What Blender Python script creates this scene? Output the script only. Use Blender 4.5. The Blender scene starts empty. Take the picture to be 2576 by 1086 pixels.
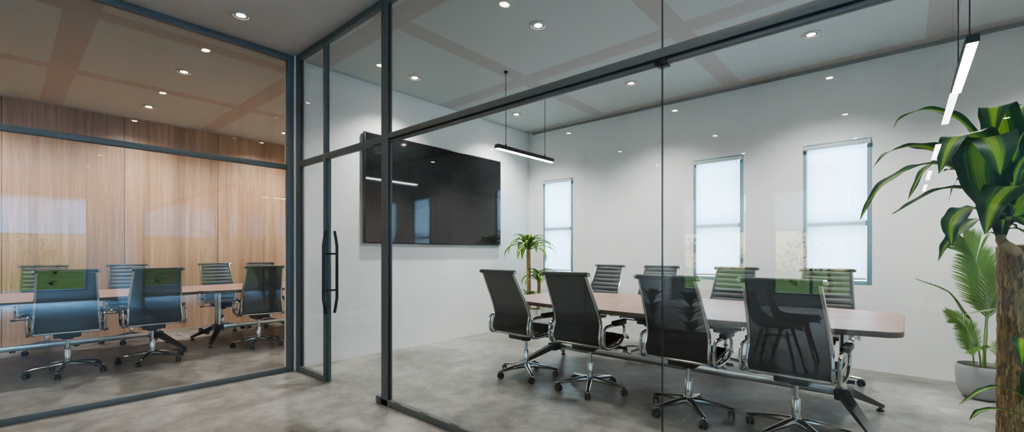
import bpy, bmesh, math, random
from mathutils import Vector, Matrix
R = math.radians
PI = math.pi
random.seed(11)
SC = bpy.context.scene
COL = SC.collection

# ------------------------------------------------------------------ camera
FPX, W_, H_, CX, HZ, CAMZ = 1127.0, 2576, 1086, 1288.0, 638.0, 1.2
TH = math.atan2(987, FPX)
cs, cc = math.sin(TH), math.cos(TH)
cam = bpy.data.cameras.new('camera')
cam.sensor_fit = 'HORIZONTAL'
cam.sensor_width = 36
cam.lens = FPX / W_ * 36
cam.shift_y = (HZ - H_ / 2) / W_
cam.clip_start = 0.05
co = bpy.data.objects.new('camera', cam)
COL.objects.link(co)
co.location = (0, 0, CAMZ)
co.rotation_euler = (R(90), 0, TH)
SC.camera = co


def at(px, py, d):
    """world point seen at a pixel, d metres deep"""
    u = (px - CX) / FPX
    v = (HZ - py) / FPX
    return Vector((d * (-cs + u * cc), d * (cc + u * cs), CAMZ + d * v))


# ------------------------------------------------------------------ materials
def new_mat(name):
    m = bpy.data.materials.new(name)
    m.use_nodes = True
    nt = m.node_tree
    return m, nt, nt.nodes['Principled BSDF'], nt.nodes['Material Output']


def plain(name, col, rough=0.5, metal=0.0, spec=0.5, noise=0.0, nscale=8.0, bump=0.0, bscale=200.0):
    m, nt, b, o = new_mat(name)
    b.inputs['Base Color'].default_value = (*col, 1)
    b.inputs['Roughness'].default_value = rough
    b.inputs['Metallic'].default_value = metal
    b.inputs['Specular IOR Level'].default_value = spec
    tc = nt.nodes.new('ShaderNodeTexCoord')
    if noise > 0:
        n = nt.nodes.new('ShaderNodeTexNoise')
        n.inputs['Scale'].default_value = nscale
        n.inputs['Detail'].default_value = 5
        nt.links.new(tc.outputs['Object'], n.inputs['Vector'])
        cr = nt.nodes.new('ShaderNodeValToRGB')
        cr.color_ramp.elements[0].position = 0.3
        cr.color_ramp.elements[1].position = 0.7
        cr.color_ramp.elements[0].color = (*[c * (1 - noise) for c in col], 1)
        cr.color_ramp.elements[1].color = (*[min(1, c * (1 + noise)) for c in col], 1)
        nt.links.new(n.outputs['Fac'], cr.inputs['Fac'])
        nt.links.new(cr.outputs['Color'], b.inputs['Base Color'])
    if bump > 0:
        n2 = nt.nodes.new('ShaderNodeTexNoise')
        n2.inputs['Scale'].default_value = bscale
        nt.links.new(tc.outputs['Object'], n2.inputs['Vector'])
        bp = nt.nodes.new('ShaderNodeBump')
        bp.inputs['Strength'].default_value = bump
        bp.inputs['Distance'].default_value = 0.002
        nt.links.new(n2.outputs['Fac'], bp.inputs['Height'])
        nt.links.new(bp.outputs['Normal'], b.inputs['Normal'])
    return m


def emis(name, col, s):
    m, nt, b, o = new_mat(name)
    b.inputs['Base Color'].default_value = (0.8, 0.8, 0.8, 1)
    b.inputs['Emission Color'].default_value = (*col, 1)
    b.inputs['Emission Strength'].default_value = s
    return m


def glass_mat(name, tint, f0=0.04):
    m, nt, b, o = new_mat(name)
    nt.nodes.remove(b)
    tr = nt.nodes.new('ShaderNodeBsdfTransparent')
    tr.inputs['Color'].default_value = (*tint, 1)
    gl = nt.nodes.new('ShaderNodeBsdfGlossy')
    gl.inputs['Roughness'].default_value = 0.0
    lw = nt.nodes.new('ShaderNodeLayerWeight')
    lw.inputs['Blend'].default_value = 0.5
    pw = nt.nodes.new('ShaderNodeMath'); pw.operation = 'POWER'; pw.inputs[1].default_value = 5
    ma = nt.nodes.new('ShaderNodeMath'); ma.operation = 'MULTIPLY_ADD'
    ma.inputs[1].default_value = 1 - f0; ma.inputs[2].default_value = f0
    mx = nt.nodes.new('ShaderNodeMixShader')
    nt.links.new(lw.outputs['Facing'], pw.inputs[0])
    nt.links.new(pw.outputs[0], ma.inputs[0])
    nt.links.new(ma.outputs[0], mx.inputs[0])
    nt.links.new(tr.outputs[0], mx.inputs[1])
    nt.links.new(gl.outputs[0], mx.inputs[2])
    nt.links.new(mx.outputs[0], o.inputs['Surface'])
    return m


def concrete_mat():
    m, nt, b, o = new_mat('polished_concrete')
    tc = nt.nodes.new('ShaderNodeTexCoord')
    n1 = nt.nodes.new('ShaderNodeTexNoise'); n1.inputs['Scale'].default_value = 0.9; n1.inputs['Detail'].default_value = 9; n1.inputs['Roughness'].default_value = 0.62; n1.inputs['Distortion'].default_value = 0.6
    n2 = nt.nodes.new('ShaderNodeTexNoise'); n2.inputs['Scale'].default_value = 7; n2.inputs['Detail'].default_value = 8; n2.inputs['Roughness'].default_value = 0.7
    nt.links.new(tc.outputs['Object'], n1.inputs['Vector'])
    nt.links.new(tc.outputs['Object'], n2.inputs['Vector'])
    mx = nt.nodes.new('ShaderNodeMix'); mx.data_type = 'FLOAT'; mx.inputs[0].default_value = 0.42
    nt.links.new(n1.outputs['Fac'], mx.inputs[2]); nt.links.new(n2.outputs['Fac'], mx.inputs[3])
    cr = nt.nodes.new('ShaderNodeValToRGB')
    e = cr.color_ramp.elements
    e[0].position = 0.38; e[0].color = FLOOR_C[0]
    e[1].position = 0.62; e[1].color = FLOOR_C[2]
    k = cr.color_ramp.elements.new(0.5); k.color = FLOOR_C[1]
    nt.links.new(mx.outputs[0], cr.inputs['Fac'])
    nt.links.new(cr.outputs['Color'], b.inputs['Base Color'])
    rr = nt.nodes.new('ShaderNodeMapRange'); rr.inputs[3].default_value = 0.26; rr.inputs[4].default_value = 0.5
    nt.links.new(n2.outputs['Fac'], rr.inputs[0]); nt.links.new(rr.outputs[0], b.inputs['Roughness'])
    bp = nt.nodes.new('ShaderNodeBump'); bp.inputs['Strength'].default_value = 0.06; bp.inputs['Distance'].default_value = 0.004
    nt.links.new(n2.outputs['Fac'], bp.inputs['Height']); nt.links.new(bp.outputs['Normal'], b.inputs['Normal'])
    return m


def wood_mat(name, cols, axis='Z', scale=1.0, rough=0.4, panel=None):
    """streaky grain running along an axis; panel = seam spacing along Y"""
    m, nt, b, o = new_mat(name)
    tc = nt.nodes.new('ShaderNodeTexCoord')
    mp = nt.nodes.new('ShaderNodeMapping')
    s = {'X': (0.35, 9, 9), 'Y': (9, 0.35, 9), 'Z': (9, 9, 0.35)}[axis]
    mp.inputs['Scale'].default_value = tuple(q * scale for q in s)
    nt.links.new(tc.outputs['Object'], mp.inputs['Vector'])
    n = nt.nodes.new('ShaderNodeTexNoise'); n.inputs['Scale'].default_value = 1.0; n.inputs['Detail'].default_value = 7; n.inputs['Roughness'].default_value = 0.62; n.inputs['Distortion'].default_value = 0.9
    nt.links.new(mp.outputs[0], n.inputs['Vector'])
    mp2 = nt.nodes.new('ShaderNodeMapping')
    mp2.inputs['Scale'].default_value = tuple(q * scale * 6 for q in s)
    nt.links.new(tc.outputs['Object'], mp2.inputs['Vector'])
    nf = nt.nodes.new('ShaderNodeTexNoise'); nf.inputs['Scale'].default_value = 1.0; nf.inputs['Detail'].default_value = 3
    nt.links.new(mp2.outputs[0], nf.inputs['Vector'])
    mixf = nt.nodes.new('ShaderNodeMix'); mixf.data_type = 'FLOAT'; mixf.inputs[0].default_value = 0.35
    nt.links.new(n.outputs['Fac'], mixf.inputs[2]); nt.links.new(nf.outputs['Fac'], mixf.inputs[3])
    cr = nt.nodes.new('ShaderNodeValToRGB')
    e = cr.color_ramp.elements
    e[0].position = 0.36; e[0].color = (*cols[0], 1)
    e[1].position = 0.62; e[1].color = (*cols[1], 1)
    nt.links.new(mixf.outputs[0], cr.inputs['Fac'])
    out = cr.outputs['Color']
    if panel:
        sp = nt.nodes.new('ShaderNodeSeparateXYZ'); nt.links.new(tc.outputs['Object'], sp.inputs[0])
        a = nt.nodes.new('ShaderNodeMath'); a.operation = 'MULTIPLY_ADD'; a.inputs[1].default_value = 1 / 0.1512; a.inputs[2].default_value = -panel[0] / 0.1512
        nt.links.new(sp.outputs['Y'], a.inputs[0])
        fl = nt.nodes.new('ShaderNodeMath'); fl.operation = 'FLOOR'; nt.links.new(a.outputs[0], fl.inputs[0])
        wn = nt.nodes.new('ShaderNodeTexWhiteNoise'); wn.noise_dimensions = '1D'; nt.links.new(fl.outputs[0], wn.inputs['W'])
        mr = nt.nodes.new('ShaderNodeMapRange'); mr.inputs[3].default_value = 0.86; mr.inputs[4].default_value = 1.1
        nt.links.new(wn.outputs['Value'], mr.inputs[0])
        # seams of the big sheets
        a2 = nt.nodes.new('ShaderNodeMath'); a2.operation = 'MULTIPLY_ADD'; a2.inputs[1].default_value = 1 / panel[1]; a2.inputs[2].default_value = -panel[0] / panel[1]
        nt.links.new(sp.outputs['Y'], a2.inputs[0])
        pp = nt.nodes.new('ShaderNodeMath'); pp.operation = 'PINGPONG'; pp.inputs[1].default_value = 0.5; nt.links.new(a2.outputs[0], pp.inputs[0])
        gt = nt.nodes.new('ShaderNodeMath'); gt.operation = 'GREATER_THAN'; gt.inputs[1].default_value = 0.0045; nt.links.new(pp.outputs[0], gt.inputs[0])
        m2 = nt.nodes.new('ShaderNodeMapRange'); m2.inputs[3].default_value = 0.35; m2.inputs[4].default_value = 1
        nt.links.new(gt.outputs[0], m2.inputs[0])
        mm = nt.nodes.new('ShaderNodeMath'); mm.operation = 'MULTIPLY'; nt.links.new(mr.outputs[0], mm.inputs[0]); nt.links.new(m2.outputs[0], mm.inputs[1])
        vm = nt.nodes.new('ShaderNodeVectorMath'); vm.operation = 'SCALE'
        nt.links.new(out, vm.inputs[0]); nt.links.new(mm.outputs[0], vm.inputs['Scale'])
        out = vm.outputs[0]
    nt.links.new(out, b.inputs['Base Color'])
    b.inputs['Roughness'].default_value = rough
    return m


def ceiling_mat():
    """grey-green panels between taupe strips on a 1.8 m grid (rooms), plain taupe over the corridor"""
    m, nt, b, o = new_mat('ceiling_paint')
    g = nt.nodes.new('ShaderNodeNewGeometry')
    sp = nt.nodes.new('ShaderNodeSeparateXYZ'); nt.links.new(g.outputs['Position'], sp.inputs[0])

    def math_(op, a, bb=None, c=None):
        n = nt.nodes.new('ShaderNodeMath'); n.operation = op
        for i, q in enumerate((a, bb, c)):
            if q is None: continue
            if isinstance(q, (int, float)): n.inputs[i].default_value = q
            else: nt.links.new(q, n.inputs[i])
        return n.outputs[0]
    mx = math_('LESS_THAN', math_('PINGPONG', math_('ADD', sp.outputs['X'], 1.55), 0.9), 0.1)
    my = math_('LESS_THAN', math_('PINGPONG', math_('ADD', sp.outputs['Y'], -0.45), 0.9), 0.11)
    band = math_('MAXIMUM', mx, my)
    corr = math_('MULTIPLY', math_('GREATER_THAN', sp.outputs['X'], -4.74), math_('LESS_THAN', sp.outputs['Y'], 2.03))
    mixc = nt.nodes.new('ShaderNodeMix'); mixc.data_type = 'RGBA'
    mixc.inputs[6].default_value = (*CEIL_PANEL, 1)
    mixc.inputs[7].default_value = (*CEIL_BAND, 1)
    nt.links.new(band, mixc.inputs[0])
    mixd = nt.nodes.new('ShaderNodeMix'); mixd.data_type = 'RGBA'
    mixd.inputs[7].default_value = (*CEIL_CORR, 1)
    nt.links.new(mixc.outputs[2], mixd.inputs[6]); nt.links.new(corr, mixd.inputs[0])
    nt.links.new(mixd.outputs[2], b.inputs['Base Color'])
    b.inputs['Roughness'].default_value = 0.75
    return m


def leaf_mat(name, dark, mid, light, stripes=True):
    m, nt, b, o = new_mat(name)
    uv = nt.nodes.new('ShaderNodeUVMap')
    sp = nt.nodes.new('ShaderNodeSeparateXYZ'); nt.links.new(uv.outputs[0], sp.inputs[0])
    mp = nt.nodes.new('ShaderNodeMapping'); mp.inputs['Scale'].default_value = (14, 0.8, 1)
    nt.links.new(uv.outputs[0], mp.inputs[0])
    oi = nt.nodes.new('ShaderNodeTexCoord')
    n = nt.nodes.new('ShaderNodeTexNoise'); n.inputs['Scale'].default_value = 1.0; n.inputs['Detail'].default_value = 3
    nt.links.new(mp.outputs[0], n.inputs['Vector'])
    d = nt.nodes.new('ShaderNodeMath'); d.operation = 'SUBTRACT'; d.inputs[1].default_value = 0.5; nt.links.new(sp.outputs['X'], d.inputs[0])
    ab = nt.nodes.new('ShaderNodeMath'); ab.operation = 'ABSOLUTE'; nt.links.new(d.outputs[0], ab.inputs[0])
    ad = nt.nodes.new('ShaderNodeMath'); ad.operation = 'MULTIPLY_ADD'; ad.inputs[1].default_value = 0.5; nt.links.new(n.outputs['Fac'], ad.inputs[0]); nt.links.new(ab.outputs[0], ad.inputs[2])
    cr = nt.nodes.new('ShaderNodeValToRGB'); cr.color_ramp.interpolation = 'LINEAR'
    e = cr.color_ramp.elements
    if stripes:
        e[0].position = 0.24; e[0].color = (*light, 1)
        e[1].position = 0.52; e[1].color = (*dark, 1)
        k = e.new(0.33); k.color = (*light, 1)
        k = e.new(0.40); k.color = (*mid, 1)
    else:
        e[0].position = 0.2; e[0].color = (*light, 1)
        e[1].position = 0.75; e[1].color = (*mid, 1)
    nt.links.new(ad.outputs[0], cr.inputs['Fac'])
    nt.links.new(cr.outputs['Color'], b.inputs['Base Color'])
    b.inputs['Roughness'].default_value = 0.45
    b.inputs['Specular IOR Level'].default_value = 0.35
    tr = nt.nodes.new('ShaderNodeBsdfTranslucent')
    nt.links.new(cr.outputs['Color'], tr.inputs['Color'])
    mx = nt.nodes.new('ShaderNodeMixShader'); mx.inputs[0].default_value = 0.22
    nt.links.new(b.outputs[0], mx.inputs[1]); nt.links.new(tr.outputs[0], mx.inputs[2])
    nt.links.new(mx.outputs[0], o.inputs['Surface'])
    return m


def bark_mat():
    m, nt, b, o = new_mat('fibrous_bark')
    tc = nt.nodes.new('ShaderNodeTexCoord')
    mp = nt.nodes.new('ShaderNodeMapping'); mp.inputs['Scale'].default_value = (1, 1, 0.14)
    nt.links.new(tc.outputs['Object'], mp.inputs[0])
    dn = nt.nodes.new('ShaderNodeTexNoise'); dn.inputs['Scale'].default_value = 30
    nt.links.new(tc.outputs['Object'], dn.inputs['Vector'])
    av = nt.nodes.new('ShaderNodeVectorMath'); av.operation = 'MULTIPLY_ADD'; av.inputs[1].default_value = (0.012, 0.012, 0.012)
    nt.links.new(dn.outputs['Color'], av.inputs[0]); nt.links.new(mp.outputs[0], av.inputs[2])
    vc = nt.nodes.new('ShaderNodeTexVoronoi'); vc.feature = 'F1'; vc.inputs['Scale'].default_value = 125
    nt.links.new(av.outputs[0], vc.inputs['Vector'])
    ve = nt.nodes.new('ShaderNodeTexVoronoi'); ve.feature = 'DISTANCE_TO_EDGE'; ve.inputs['Scale'].default_value = 125
    nt.links.new(av.outputs[0], ve.inputs['Vector'])
    mp3 = nt.nodes.new('ShaderNodeMapping'); mp3.inputs['Scale'].default_value = (1, 1, 0.06); nt.links.new(tc.outputs['Object'], mp3.inputs[0])
    n = nt.nodes.new('ShaderNodeTexNoise'); n.inputs['Scale'].default_value = 260; n.inputs['Detail'].default_value = 4
    nt.links.new(mp3.outputs[0], n.inputs['Vector'])
    sx = nt.nodes.new('ShaderNodeSeparateColor'); nt.links.new(vc.outputs['Color'], sx.inputs[0])
    mx = nt.nodes.new('ShaderNodeMix'); mx.data_type = 'FLOAT'; mx.inputs[0].default_value = 0.5
    nt.links.new(sx.outputs[0], mx.inputs[2]); nt.links.new(n.outputs['Fac'], mx.inputs[3])
    ed = nt.nodes.new('ShaderNodeMapRange'); ed.inputs[2].default_value = 0.12; ed.inputs[3].default_value = 0.55; ed.inputs[4].default_value = 1.0
    nt.links.new(ve.outputs['Distance'], ed.inputs[0])
    cr = nt.nodes.new('ShaderNodeValToRGB')
    e = cr.color_ramp.elements
    e[0].position = 0.15; e[0].color = (0.085, 0.05, 0.02, 1)
    e[1].position = 0.8; e[1].color = (0.60, 0.42, 0.18, 1)
    k = e.new(0.48); k.color = (0.33, 0.21, 0.085, 1)
    nt.links.new(mx.outputs[0], cr.inputs['Fac'])
    sc = nt.nodes.new('ShaderNodeVectorMath'); sc.operation = 'SCALE'
    nt.links.new(cr.outputs['Color'], sc.inputs[0]); nt.links.new(ed.outputs[0], sc.inputs['Scale'])
    nt.links.new(sc.outputs[0], b.inputs['Base Color'])
    b.inputs['Roughness'].default_value = 0.85
    bp = nt.nodes.new('ShaderNodeBump'); bp.inputs['Strength'].default_value = 0.9; bp.inputs['Distance'].default_value = 0.012
    nt.links.new(mx.outputs[0], bp.inputs['Height']); nt.links.new(bp.outputs['Normal'], b.inputs['Normal'])
    return m


def blind_mat():
    m, nt, b, o = new_mat('blind_fabric')
    tr = nt.nodes.new('ShaderNodeBsdfTranslucent'); tr.inputs['Color'].default_value = (0.80, 0.91, 0.98, 1)
    b.inputs['Base Color'].default_value = (0.85, 0.87, 0.88, 1); b.inputs['Roughness'].default_value = 0.8
    mx = nt.nodes.new('ShaderNodeMixShader'); mx.inputs[0].default_value = 0.5
    nt.links.new(b.outputs[0], mx.inputs[1]); nt.links.new(tr.outputs[0], mx.inputs[2])
    nt.links.new(mx.outputs[0], o.inputs['Surface'])
    return m


def brick_mat():
    m, nt, b, o = new_mat('red_brick')
    tc = nt.nodes.new('ShaderNodeTexCoord')
    mp = nt.nodes.new('ShaderNodeMapping'); mp.inputs['Rotation'].default_value = (R(90), 0, 0)
    nt.links.new(tc.outputs['Object'], mp.inputs[0])
    br = nt.nodes.new('ShaderNodeTexBrick')
    br.inputs['Color1'].default_value = (0.30, 0.09, 0.06, 1); br.inputs['Color2'].default_value = (0.22, 0.07, 0.05, 1); br.inputs['Mortar'].default_value = (0.4, 0.36, 0.33, 1)
    br.inputs['Scale'].default_value = 1; br.inputs['Brick Width'].default_value = 0.22; br.inputs['Row Height'].default_value = 0.075; br.inputs['Mortar Size'].default_value = 0.008
    nt.links.new(mp.outputs[0], br.inputs['Vector'])
    nt.links.new(br.outputs['Color'], b.inputs['Base Color'])
    b.inputs['Roughness'].default_value = 0.85
    return m


FLOOR_C = [(0.115, 0.106, 0.094, 1), (0.255, 0.24, 0.218, 1), (0.42, 0.402, 0.37, 1)]
CEIL_PANEL = (0.50, 0.54, 0.525)
CEIL_BAND = (0.45, 0.42, 0.40)
CEIL_CORR = (0.55, 0.51, 0.48)
M = {}
M['wall'] = plain('white_plaster', (0.80, 0.80, 0.785), 0.7, noise=0.025, nscale=2.5, bump=0.15, bscale=60)
M['ceiling'] = ceiling_mat()
M['floor'] = concrete_mat()
M['woodwall'] = wood_mat('oak_veneer', [(0.34, 0.20, 0.118), (0.51, 0.335, 0.22)], 'Z', 1.0, 0.34, panel=(1.22, 1.21))
M['tabletop'] = wood_mat('walnut_laminate_x', [(0.19, 0.10, 0.072), (0.31, 0.185, 0.138)], 'X', 1.0, 0.45)
M['edge'] = plain('table_edge_band', (0.13, 0.085, 0.06), 0.4, noise=0.15, nscale=20)
M['frame'] = plain('grey_frame_paint', (0.135, 0.142, 0.138), 0.5, metal=0.1)
M['winframe'] = plain('window_frame_slate', (0.20, 0.31, 0.39), 0.4, metal=0.0)
M['gasket'] = plain('black_gasket', (0.012, 0.012, 0.013), 0.5)
M['black'] = plain('black_metal', (0.018, 0.02, 0.022), 0.35, metal=0.3)
M['blackplastic'] = plain('black_plastic', (0.022, 0.023, 0.025), 0.42)
M['leather'] = plain('charcoal_leather', (0.034, 0.036, 0.038), 0.42, spec=0.5, noise=0.12, nscale=40, bump=0.25, bscale=500)
def mesh_fabric():
    m = M['leather']; nt = m.node_tree
    b = nt.nodes['Principled BSDF']; o = nt.nodes['Material Output']
    tr = nt.nodes.new('ShaderNodeBsdfTranslucent'); tr.inputs['Color'].default_value = (0.5, 0.51, 0.53, 1)
    mx = nt.nodes.new('ShaderNodeMixShader'); mx.inputs[0].default_value = 0.22
    nt.links.new(b.outputs[0], mx.inputs[1]); nt.links.new(tr.outputs[0], mx.inputs[2]); nt.links.new(mx.outputs[0], o.inputs['Surface'])


mesh_fabric()
M['chrome'] = plain('polished_aluminium', (0.60, 0.62, 0.62), 0.12, metal=1.0)
M['steel'] = plain('brushed_steel', (0.55, 0.56, 0.57), 0.28, metal=1.0)
M['darkalu'] = plain('dark_aluminium', (0.10, 0.105, 0.11), 0.3, metal=0.8)
M['screen'] = plain('black_glass_screen', (0.010, 0.012, 0.014), 0.05, spec=0.6)
M['bezel'] = plain('screen_bezel', (0.012, 0.012, 0.013), 0.35)
M['glass'] = glass_mat('clear_partition_glass', (0.975, 0.988, 0.982))
M['winglass'] = glass_mat('window_glass', (0.96, 0.98, 0.98))
M['edgeglass'] = plain('green_glass_edge', (0.10, 0.17, 0.15), 0.15, spec=0.6)
M['blind'] = blind_mat()
M['hem'] = plain('blind_hem', (0.55, 0.58, 0.6), 0.5)
M['lamp'] = emis('warm_downlight_lens', (1.0, 0.85, 0.66), 34)
M['strip'] = emis('pendant_diffuser', (0.96, 0.98, 1.0), 26)
M['trimring'] = plain('downlight_ring', (0.48, 0.49, 0.48), 0.5)
M['baffle'] = plain('downlight_baffle', (0.22, 0.22, 0.21), 0.5)
M['leaf'] = leaf_mat('striped_dracaena_leaf', (0.016, 0.075, 0.024), (0.10, 0.27, 0.022), (0.34, 0.52, 0.03))
M['leaf2'] = leaf_mat('small_dracaena_leaf', (0.035, 0.14, 0.02), (0.16, 0.34, 0.03), (0.46, 0.58, 0.08))
M['palmleaf'] = leaf_mat('palm_leaflet', (0.03, 0.09, 0.02), (0.045, 0.125, 0.018), (0.17, 0.30, 0.05), False)
M['stalk'] = plain('palm_stalk', (0.17, 0.27, 0.07), 0.45)
M['bark'] = bark_mat()
M['cane'] = plain('pale_cane_bark', (0.36, 0.22, 0.09), 0.75, noise=0.25, nscale=30, bump=0.4, bscale=60)
M['pot'] = plain('grey_ceramic', (0.36, 0.36, 0.355), 0.5, noise=0.05, nscale=12)
M['whitepot'] = plain('white_ceramic', (0.6, 0.6, 0.58), 0.45)
M['soil'] = plain('potting_soil', (0.05, 0.035, 0.025), 0.95, noise=0.4, nscale=60, bump=0.8, bscale=80)
M['shell'] = plain('grey_moulded_shell', (0.20, 0.205, 0.21), 0.4)
M['legwood'] = wood_mat('beech_leg', [(0.24, 0.12, 0.06), (0.4, 0.22, 0.12)], 'Z', 2.0, 0.45)
M['whitetop'] = plain('pale_table_laminate', (0.62, 0.60, 0.57), 0.35)
M['brick'] = brick_mat()
M['shrub'] = leaf_mat('shrub_leaf', (0.02, 0.08, 0.02), (0.03, 0.12, 0.025), (0.10, 0.24, 0.04), False)
M['hedge'] = leaf_mat('hedge_leaf', (0.03, 0.11, 0.02), (0.06, 0.20, 0.03), (0.22, 0.42, 0.07), False)
M['lawn'] = plain('mown_lawn', (0.11, 0.25, 0.045), 0.9, noise=0.35, nscale=3)


# ------------------------------------------------------------------ mesh building
def spline(pts, n):
    """Catmull-Rom through points (any dimension), n samples per span"""
    P = [Vector(p) for p in pts]
    P = [P[0] * 2 - P[1]] + P + [P[-1] * 2 - P[-2]]
    out = []
    for i in range(1, len(P) - 2):
        p0, p1, p2, p3 = P[i - 1], P[i], P[i + 1], P[i + 2]
        for k in range(n):
            t = k / n
            out.append(0.5 * ((2 * p1) + (p2 - p0) * t + (2 * p0 - 5 * p1 + 4 * p2 - p3) * t * t + (3 * p1 - p0 - 3 * p2 + p3) * t ** 3))
    out.append(P[-2].copy())
    return out


class MB:
    def __init__(s):
        s.v, s.f, s.uv, s.mi = [], [], [], []
        s.m = 0

    def add(s, verts, faces, uvs=None):
        o = len(s.v)
        s.v += [tuple(q) for q in verts]
        s.uv += uvs if uvs else [(0.5, 0.5)] * len(verts)
        s.f += [tuple(i + o for i in q) for q in faces]
        s.mi += [s.m] * len(faces)

    def box(s, x0, x1, y0, y1, z0, z1, bevel=0, seg=2, mat=None):
        if bevel <= 0:
            v = [(x0, y0, z0), (x1, y0, z0), (x1, y1, z0), (x0, y1, z0), (x0, y0, z1), (x1, y0, z1), (x1, y1, z1), (x0, y1, z1)]
            f = [(3, 2, 1, 0), (4, 5, 6, 7), (0, 1, 5, 4), (1, 2, 6, 5), (2, 3, 7, 6), (3, 0, 4, 7)]
        else:
            bm = bmesh.new()
            bmesh.ops.create_cube(bm, size=1)
            for q in bm.verts:
                q.co = Vector(((x0 + x1) / 2 + q.co.x * (x1 - x0), (y0 + y1) / 2 + q.co.y * (y1 - y0), (z0 + z1) / 2 + q.co.z * (z1 - z0)))
            bmesh.ops.bevel(bm, geom=bm.edges[:], offset=bevel, segments=seg, affect='EDGES', profile=0.5)
            bm.verts.index_update()
            v = [tuple(q.co) for q in bm.verts]
            f = [tuple(q.index for q in fc.verts) for fc in bm.faces]
            bm.free()
        if mat is not None:
            v = [tuple(mat @ Vector(q)) for q in v]
        s.add(v, f)
        return s

    def tube(s, pts, r, n=10, caps=True, flat=1.0, closed=False, up=None):
        """tube along a polyline; r number or list; flat squashes the second axis"""
        P = [Vector(p) for p in pts]
        N = len(P)
        rs = r if isinstance(r, (list, tuple)) else [r] * N
        T = []
        for i in range(N):
            a = P[(i - 1) % N] if (closed or i > 0) else P[i]
            b = P[(i + 1) % N] if (closed or i < N - 1) else P[i]
            t = (b - a)
            T.append(t.normalized() if t.length > 1e-9 else Vector((0, 0, 1)))
        u = Vector(up) if up is not None else (Vector((0, 0, 1)) if abs(T[0].z) < 0.9 else Vector((1, 0, 0)))
        u = (u - T[0] * u.dot(T[0])).normalized()
        verts, faces = [], []
        for i in range(N):
            u = (u - T[i] * u.dot(T[i])).normalized()
            w = T[i].cross(u)
            for k in range(n):
                a = 2 * PI * k / n
                verts.append(P[i] + (u * math.cos(a) * flat + w * math.sin(a)) * rs[i])
        for i in range(N if closed else N - 1):
            j = (i + 1) % N
            for k in range(n):
                k2 = (k + 1) % n
                faces.append((i * n + k, i * n + k2, j * n + k2, j * n + k))
        if caps and not closed:
            faces.append(tuple(range(n - 1, -1, -1)))
            faces.append(tuple((N - 1) * n + k for k in range(n)))
        s.add(verts, faces)
        return s

    def lathe(s, prof, n=32, c=(0, 0, 0), cap0=True, cap1=True, wob=None):
        verts, faces = [], []
        for i, (r, z) in enumerate(prof):
            for k in range(n):
                a = 2 * PI * k / n
                rr = r * (wob(a, z) if wob else 1)
                verts.append((c[0] + rr * math.cos(a), c[1] + rr * math.sin(a), c[2] + z))
        for i in range(len(prof) - 1):
            for k in range(n):
                k2 = (k + 1) % n
                faces.append((i * n + k, i * n + k2, (i + 1) * n + k2, (i + 1) * n + k))
        if cap0: faces.append(tuple(range(n - 1, -1, -1)))
        if cap1: faces.append(tuple((len(prof) - 1) * n + k for k in range(n)))
        s.add(verts, faces)
        return s

    def cyl(s, a, b, r, n=16):
        return s.tube([a, b], r, n)

    def prism(s, poly, z0, z1):
        n = len(poly)
        v = [(p[0], p[1], z0) for p in poly] + [(p[0], p[1], z1) for p in poly]
        f = [tuple(range(n - 1, -1, -1)), tuple(range(n, 2 * n))]
        f += [(i, (i + 1) % n, n + (i + 1) % n, n + i) for i in range(n)]
        s.add(v, f)
        return s

    def grid(s, rows, uvs=None, close=False):
        n, m = len(rows), len(rows[0])
        v = [q for r_ in rows for q in r_]
        f = []
        for i in range(n - 1):
            for j in range(m - 1):
                f.append((i * m + j, i * m + j + 1, (i + 1) * m + j + 1, (i + 1) * m + j))
        s.add(v, f, uvs)
        return s

    def build(s, name, mats, parent=None, smooth=35):
        me = bpy.data.meshes.new(name)
        me.from_pydata(s.v, [], s.f)
        if not isinstance(mats, (list, tuple)): mats = [mats]
        for q in mats: me.materials.append(q)
        me.polygons.foreach_set('material_index', s.mi)
        ul = me.uv_layers.new(name='UVMap')
        li = [0] * len(me.loops)
        me.loops.foreach_get('vertex_index', li)
        flat = []
        for i in li: flat += s.uv[i]
        ul.data.foreach_set('uv', flat)
        me.validate()
        if smooth:
            me.polygons.foreach_set('use_smooth', [True] * len(me.polygons))
            me.set_sharp_from_angle(angle=R(smooth))
        me.update()
        o = bpy.data.objects.new(name, me)
        COL.objects.link(o)
        if parent: o.parent = parent
        return o


def tag(o, label=None, cat=None, group=None, kind=None):
    if label: o['label'] = label
    if cat: o['category'] = cat
    if group: o['group'] = group
    if kind: o['kind'] = kind
    return o


def empty(name, loc=(0, 0, 0), rz=0, label=None, cat=None, group=None, kind=None):
    o = bpy.data.objects.new(name, None)
    COL.objects.link(o)
    o.location = loc
    o.rotation_euler = (0, 0, rz)
    o.empty_display_size = 0.1
    return tag(o, label, cat, group, kind)


def copy_tree(o, parent=None):
    c = o.copy()
    COL.objects.link(c)
    if parent: c.parent = parent
    for ch in list(o.children):
        copy_tree(ch, c)
    return c


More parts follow.
